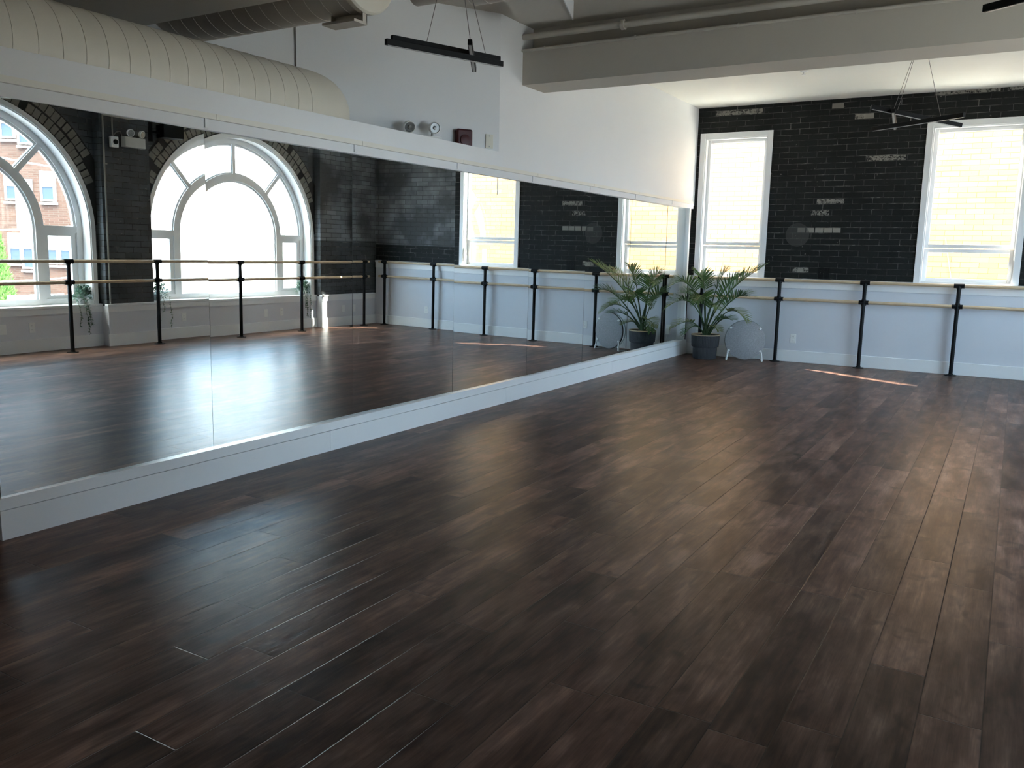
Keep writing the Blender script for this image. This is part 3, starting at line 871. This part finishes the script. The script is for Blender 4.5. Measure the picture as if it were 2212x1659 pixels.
FR = [  # ctrl, tip, frac, leaflet length, number, mat
    ((.60, 10.96, .95), (1.10, 10.90, 1.21), .40, .25, 26, 'palm'),
    ((.55, 10.99, 1.00), (.86, 10.95, 1.12), .45, .22, 20, 'palm'),
    ((.28, 10.90, 1.20), (.07, 10.55, .98), .45, .24, 20, 'palm'),
    ((.28, 10.85, .98), (.06, 10.45, .70), .42, .26, 20, 'palm'),
    ((.75, 10.90, .93), (.98, 10.80, .86), .42, .22, 20, 'palm'),
    ((.72, 10.95, .86), (.95, 10.88, .56), .50, .17, 18, 'palmy'),
    ((.30, 10.80, .62), (.09, 10.62, .42), .45, .18, 14, 'palmy'),
    ((.42, 10.82, 1.05), (.42, 10.55, .78), .45, .22, 18, 'palm'),
    ((.36, 11.05, 1.12), (.24, 11.15, 1.10), .50, .20, 18, 'palm'),
    ((.50, 10.85, .90), (.66, 10.62, .70), .45, .20, 16, 'palm'),
    ((.60, 10.95, .62), (.80, 10.80, .55), .45, .16, 14, 'palm'),
    ((.30, 10.92, .55), (.20, 10.78, .34), .45, .15, 12, 'palm'),
    ((.52, 11.0, 1.12), (.62, 11.05, 1.16), .50, .18, 16, 'palm'),
    ((.25, 11.0, .90), (.10, 10.95, .86), .45, .20, 16, 'palm'),
    ((.48, 10.95, .52), (.62, 10.85, .40), .50, .12, 10, 'palmy'),
]
for i, (cc, tt, fr, ll, nl, mt) in enumerate(FR):
    a = rnd.uniform(0, 2*PI); r_ = rnd.uniform(.0, .06)
    frond((PX+r_*math.cos(a), PY-.01+r_*math.sin(a), .29), cc, tt, fr, ll, nl, M[mt], rnd, rad=rnd.uniform(.008, .013))

# ------------------------------------------------------------------ round standing panel
hc = Vector((.925, 11.05, .278)); hn = Vector((.33, -.944, 0)).normalized(); hs = Vector((0, 0, 1)).cross(hn).normalized() * -1
R_ = .256
hp = empty('round_panel', (hc.x, hc.y, 0), 'round speckled grey panel on small white feet beside the palm', 'standing panel')
MB().lathe(hc-hn*.022, hn, [(R_-.006, 0), (R_, .004), (R_, .018), (R_-.006, .022), (.001, .022)], 72).build('front_disc', M['felt'], hp)
MB().lathe(hc-hn*.034, hn, [(R_-.004, 0), (R_+.002, .002), (R_+.002, .011), (R_-.004, .0125)], 72).build('back_plate', M['blackm'], hp)
bk = MB()
bk.lathe(hc-hn*.10, hn, [(R_-.012, 0), (R_+.004, .03), (R_+.002, .034), (R_-.014, .004), (R_-.03, .001)], 64, True)
bk.build('rear_shell', M['acrylic'], hp)
sp = MB()
for a in (40, 140, 215, 325):
    d = hs*math.cos(math.radians(a)) + Vector((0, 0, 1))*math.sin(math.radians(a))
    t = Vector((0, 0, 1)).cross(hn)
    tt = hn.cross(d)
    MB().obox(hc+d*(R_-.012), d*.013, tt*.013, hn*.010).build('clip', M['plastic'], hp, bevel=.003)
    sp.tube([hc+d*(R_-.015), hc+d*(R_-.03)-hn*.075], .006, 8)
sp.build('spacer', M['greybox'], hp)
for a in (215, 325):
    d = hs*math.cos(math.radians(a)) + Vector((0, 0, 1))*math.sin(math.radians(a))
    b = hc+d*(R_+.0)
    f0 = Vector((b.x, b.y, 0)) + hs*(-.018 if math.cos(math.radians(a)) < 0 else .018) + hn*.028
    lg = MB().tube([b+hn*.006, f0+Vector((0, 0, .011))], [.009, .012], 10)
    fb = f0 - hn*.17
    lg.tube([f0+Vector((0, 0, .008)), fb+Vector((0, 0, .007))], .006, 8).tube([fb+Vector((0, 0, .007)), b-hn*.09], .005, 8)
    lg.build('leg', M['steelw'], hp)

# ------------------------------------------------------------------ trailing plants on the deep sills
def trailing(y, z, label, side, seed, n=330):
    rnd = random.Random(seed)
    x0 = XS+.085
    root = empty('trailing_plant', (x0, y, z), label, 'trailing plant', 'trailing plants on the window sills')
    MB().lathe((x0, y, z), (0, 0, 1), [(.045, 0), (.06, .07), (.062, .075), (.054, .075), (.05, .06), (.001, .058)], 24).build('pot', M['greybox'], root)
    def leaf(mb, p, d, ln, w):
        d = d.normalized(); s = d.cross(Vector((rnd.uniform(-.4, .4), rnd.uniform(-.4, .4), 1))); s = s.normalized() if s.length > .05 else Vector((1, 0, 0))
        u = s.cross(d)
        mb.add([p, p+d*ln*.45-s*w, p+d*ln, p+d*ln*.45+s*w, p+d*ln*.5+u*w*.35], [(0, 1, 4), (1, 2, 4), (2, 3, 4), (3, 0, 4)])
    fo = MB()
    for i in range(n):
        th = rnd.uniform(0, 2*PI); ph = rnd.uniform(.0, 1.0)
        rr = rnd.uniform(.55, 1.)
        p = Vector((x0 + .075*rr*math.cos(th)*math.cos(ph*1.3), y + .135*rr*math.sin(th)*math.cos(ph*1.3)+side*.03, z+.05+.17*rr*math.sin(ph*1.4)))
        d = (p-Vector((x0, y, z+.05))) + Vector((rnd.uniform(-.1, .1), rnd.uniform(-.1, .1), rnd.uniform(-.08, .06)))
        leaf(fo, p, d, rnd.uniform(.03, .05), rnd.uniform(.007, .012))
    fo.build('foliage', M['trail'], root, smooth=False)
    for j in range(4):
        sy = y + rnd.uniform(-.07, .07) + (.03 if j < 2 else -.06)*side
        ln = rnd.uniform(.13, .34) if j else .36
        pts = [Vector((x0-.03, sy, z+.09)), Vector((XS-.03, sy+rnd.uniform(-.01, .01), z+.055)), Vector((XS-.047, sy, z-.01))]
        zz = z-.01
        while zz > z-ln:
            zz -= .035
            pts.append(Vector((XS-.047+rnd.uniform(-.006, .006), pts[-1].y+rnd.uniform(-.012, .012), zz)))
        o = MB().tube(pts, .0022, 6).build('trailing_stem', M['stemg'], root)
        lf = MB()
        for p in pts[1:]:
            for q in range(3):
                leaf(lf, p, Vector((rnd.uniform(-.7, .1), rnd.uniform(-1, 1), rnd.uniform(-.9, .3))), rnd.uniform(.025, .04), rnd.uniform(.006, .010))
        lf.build('leaves', M['trail'], o, smooth=False)
trailing(6.44, .53, 'trailing sage green plant on the sill left of the brick pillar', 1, 3)
trailing(7.55, .53, 'trailing green plant on the sill right of the brick pillar', 1, 5, 240)
trailing(10.09, .53, 'trailing green plant on the sill at the right end of the bright arched window', 1, 9)

# ------------------------------------------------------------------ outside
struct('ground', MB().box((-30, L+.6, -1.6), (60, 70, -1.2)).box((6.9, -40, -1.6), (60, L+.6, -1.2)), M['asphalt'], 'grey ground outside the windows', 'ground', smooth=False)
# neighbour wall across the alley, its end and notch cut to let sun through
YN = BY+3.0
mb = MB()
mb.box((-4.86, YN, -1.2), (-2.35, YN+.3, 9.)).box((-2.35, YN, -1.2), (-1.50, YN+.3, 6.9)).box((-1.50, YN, -1.2), (9, YN+.3, 9.))
o = struct('exterior_wall', mb, M['brick_alley'], 'tan brick wall of the next building close outside the back windows', 'building', smooth=False)
tag(empty('alley_cable', (2.95, YN-.03, 1.2), 'thin dark cable slanting across the neighbouring brick wall', 'cable'))
MB().tube([(2.93, YN-.02, 1.70), (3.10, YN-.02, .9)], .006, 6).build('cable', M['wirecol'], [x for x in bpy.data.objects if x.name.startswith('alley_cable')][0])

struct('bounce_slab', MB().box((-7, BY+.17, .35), (9, YN, .55)), M['concrete'], 'pale flat roof added in the gap below the back windows to bounce light', 'slab', smooth=False)  # unseen, added to bounce sky light up to the far ceiling
# apartment block seen in the far left mirror
K = Vector((26, 20.3, 0)); tdir = Vector((.94, -.34, 0)).normalized(); ndir = Vector((-.34, -.94, 0)).normalized()
ap = empty('apartment_building', (K.x, K.y, -1.2), 'red brown brick apartment building with white windows seen through the left arched window', 'building')
aw_ = MB().obox(K + tdir*9 - ndir*.5 + Vector((0, 0, 5.2)), tdir*9, ndir*.5, Vector((0, 0, 6.4)))
aw_.build('brick_wall', M['brick_apart'], ap, smooth=False)
def apt_window(s, z, w, h, blind):
    c = K + tdir*s + Vector((0, 0, z)) + ndir*.03
    fr = MB(); f = .035
    fr.obox(c+tdir*(w/2), tdir*f, ndir*.06, Vector((0, 0, h/2+f))).obox(c-tdir*(w/2), tdir*f, ndir*.06, Vector((0, 0, h/2+f)))
    for zz in (-h/2, 0, h/2): fr.obox(c+Vector((0, 0, zz)), tdir*(w/2), ndir*.055, Vector((0, 0, f*.8)))
    fr.obox(c-Vector((0, 0, h/2+.12)), tdir*(w/2+.08), ndir*.08, Vector((0, 0, .04)))
    o = fr.build('window', M['winwhite'], ap, smooth=False)
    MB().obox(c-Vector((0, 0, h*.25)), tdir*(w/2), ndir*.02, Vector((0, 0, h*.25))).build('pane', M['darkglass'], o, smooth=False)
    MB().obox(c+Vector((0, 0, h*.25)), tdir*(w/2), ndir*.02, Vector((0, 0, h*.25))).build('blind' if blind else 'pane', M['blind'] if blind else M['darkglass'], o, smooth=False)
svals = {}
def sof(x): return (x-26)/tdir.x
for z, xs in ((5.35, ((28.93, .55), (28.12, .8))), (3.05, ((28.9, .5), (27.45, .55))), (.70, ((28.9, .5), (28.2, .85), (27.47, .55), (26.86, .5)))):
    for x, w in xs:
        apt_window(sof(x), z, w*1.0, 1.05 if w < .7 else 1.5, True)
for s in (6.5, 8.2, 10., 12.):
    for z in (.7, 3.05, 5.35, 7.7): apt_window(s, z, .7, 1.2, s in (8.2, 12.))
# tall blank window, its overexposed reflection painted pale
MB().obox(K+tdir*sof(28.42)+ndir*.04+Vector((0, 0, 2.35)), tdir*.36, ndir*.03, Vector((0, 0, .95))).build('glare_window', M['blind'], ap, smooth=False)

# pale block seen through the bright arched window
pb = empty('pale_building', (34, 33, -1.2), 'pale sunlit building filling the bright arched window', 'building')
MB().box((36, 27.5, -1.2), (44, 52, 9)).build('wall', M['concrete'], pb, smooth=False)
for y in (30, 32.5, 35, 37.5, 40):
    for z in (1.2, 4.2, 6.8):
        o = MB().box((35.93, y-.35, z-.55), (36.02, y+.35, z+.55)).build('window', M['winwhite'], pb, smooth=False)
        MB().box((35.91, y-.28, z-.48), (35.94, y+.28, z+.48)).build('pane', M['blind'], o, smooth=False)

# cedar tree at the far left edge
tr_ = empty('cedar_tree', (24, 15.75, -1.2), 'bright green conical cedar at the left edge outside the arched window', 'tree')
MB().tube([(24, 15.55, -1.2), (24, 15.55, 1.2)], [.09, .03], 10).build('trunk', M['conduit'], tr_)
rnd = random.Random(4); fo = MB()
for i in range(3600):
    h = rnd.random()**1.15; z = -1.05+h*3.0
    rr = .62*(1-h)**.8+.04; a = rnd.uniform(0, 2*PI); r_ = rr*math.sqrt(rnd.uniform(.35, 1))
    p = Vector((24+r_*math.cos(a), 15.55+r_*math.sin(a), z))
    d = Vector((math.cos(a)*.6, math.sin(a)*.6, 1)).normalized(); s = Vector((-math.sin(a+rnd.uniform(-1, 1)), math.cos(a+rnd.uniform(-1, 1)), 0))
    l_ = rnd.uniform(.10, .18); w_ = rnd.uniform(.03, .055)
    fo.add([p, p+d*l_*.5-s*w_, p+d*l_, p+d*l_*.5+s*w_], [(0, 1, 2, 3)])
fo.build('foliage', M['cedar'], tr_, smooth=False)
# picket fence
pf = empty('picket_fence', (22, 15.3, -1.2), 'low white picket fence outside the left arched window', 'fence')
fm = MB()
for i in range(16):
    y = 14.85+i*.115
    MB().box((21.98, y-.04, -1.2), (22.02, y+.04, -.58)).build('picket', M['winwhite'], pf, smooth=False)
fm.box((22.02, 14.8, -.85), (22.05, 16.7, -.79)); fm.build('rail', M['winwhite'], pf, smooth=False)
# utility cables
for nm, a, b, r_, lb in (('utility_cable', (15, 9.9, 1.36), (15, 13.2, 1.62), .02, 'upper grey cable crossing in front of the brick flats'),
                        ('utility_cable', (15, 9.9, .27), (15, 13.4, .43), .018, 'lowest pale cable crossing in front of the brick flats'),
                        ('utility_cable', (15, 10.2, 3.0), (15, 13.2, 2.82), .02, 'highest cable crossing in front of the brick flats')):
    pts = [Vector(a).lerp(Vector(b), i/10)-Vector((0, 0, .05*math.sin(PI*i/10))) for i in range(11)]
    o = MB().tube(pts, r_, 6).build(nm, M['wirecol']); tag(o, lb, 'cable', 'utility cables outside')

# ------------------------------------------------------------------ light
w = bpy.data.worlds.new('sky'); S.world = w; w.use_nodes = True
wt = w.node_tree; bg = wt.nodes['Background']
# blue sky with an added warm bright lobe to light the alley wall
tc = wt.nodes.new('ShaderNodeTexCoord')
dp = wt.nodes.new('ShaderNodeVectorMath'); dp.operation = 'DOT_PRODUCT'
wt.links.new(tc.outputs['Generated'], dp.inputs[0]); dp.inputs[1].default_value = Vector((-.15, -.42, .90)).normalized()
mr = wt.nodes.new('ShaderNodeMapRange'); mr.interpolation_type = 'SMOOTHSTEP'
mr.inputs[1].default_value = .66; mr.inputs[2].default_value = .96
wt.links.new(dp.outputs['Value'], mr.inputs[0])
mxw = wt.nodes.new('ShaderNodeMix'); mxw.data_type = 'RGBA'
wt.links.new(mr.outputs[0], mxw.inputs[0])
SKY = 10.; LOBE = 46.
mxw.inputs[6].default_value = (.53*SKY, .76*SKY, 1.*SKY, 1); mxw.inputs[7].default_value = (LOBE, .94*LOBE, .80*LOBE, 1)
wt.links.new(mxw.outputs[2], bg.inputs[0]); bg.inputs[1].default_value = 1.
sd = bpy.data.lights.new('sun', 'SUN'); sd.energy = 40.; sd.angle = math.radians(.6); sd.color = (1., .93, .82)
so = bpy.data.objects.new('sun', sd); COL.objects.link(so)
so.rotation_euler = Vector((.95, -.52, -1.)).to_track_quat('-Z', 'Y').to_euler()

# ------------------------------------------------------------------ camera
cd = bpy.data.cameras.new('camera'); co = bpy.data.objects.new('camera', cd); COL.objects.link(co)
cd.sensor_fit = 'HORIZONTAL'; cd.sensor_width = 36.; cd.lens = 36.*1818.91/2212.
cd.clip_start = .05; cd.clip_end = 300
yaw, pit, rol = .53419, -.155731, .01999
f = Vector((-math.sin(yaw)*math.cos(pit), math.cos(yaw)*math.cos(pit), math.sin(pit)))
r0 = Vector((math.cos(yaw), math.sin(yaw), 0)); u0 = r0.cross(f)
rr = r0*math.cos(rol)+u0*math.sin(rol); uu = u0*math.cos(rol)-r0*math.sin(rol)
m = Matrix(((rr.x, uu.x, -f.x, 3.9169), (rr.y, uu.y, -f.y, 0.), (rr.z, uu.z, -f.z, 1.3647), (0, 0, 0, 1)))
co.matrix_world = m
S.camera = co

S.view_settings.view_transform = 'Standard'; S.view_settings.look = 'None'
S.view_settings.gamma = 1.; S.view_settings.exposure = 0.65; S.view_settings.use_curve_mapping = False
S.cycles.use_denoising = True
S.cycles.adaptive_threshold = .015
S.cycles.max_bounces = 16; S.cycles.diffuse_bounces = 6; S.cycles.glossy_bounces = 6; S.cycles.transparent_max_bounces = 16
S.cycles.sample_clamp_indirect = 20.
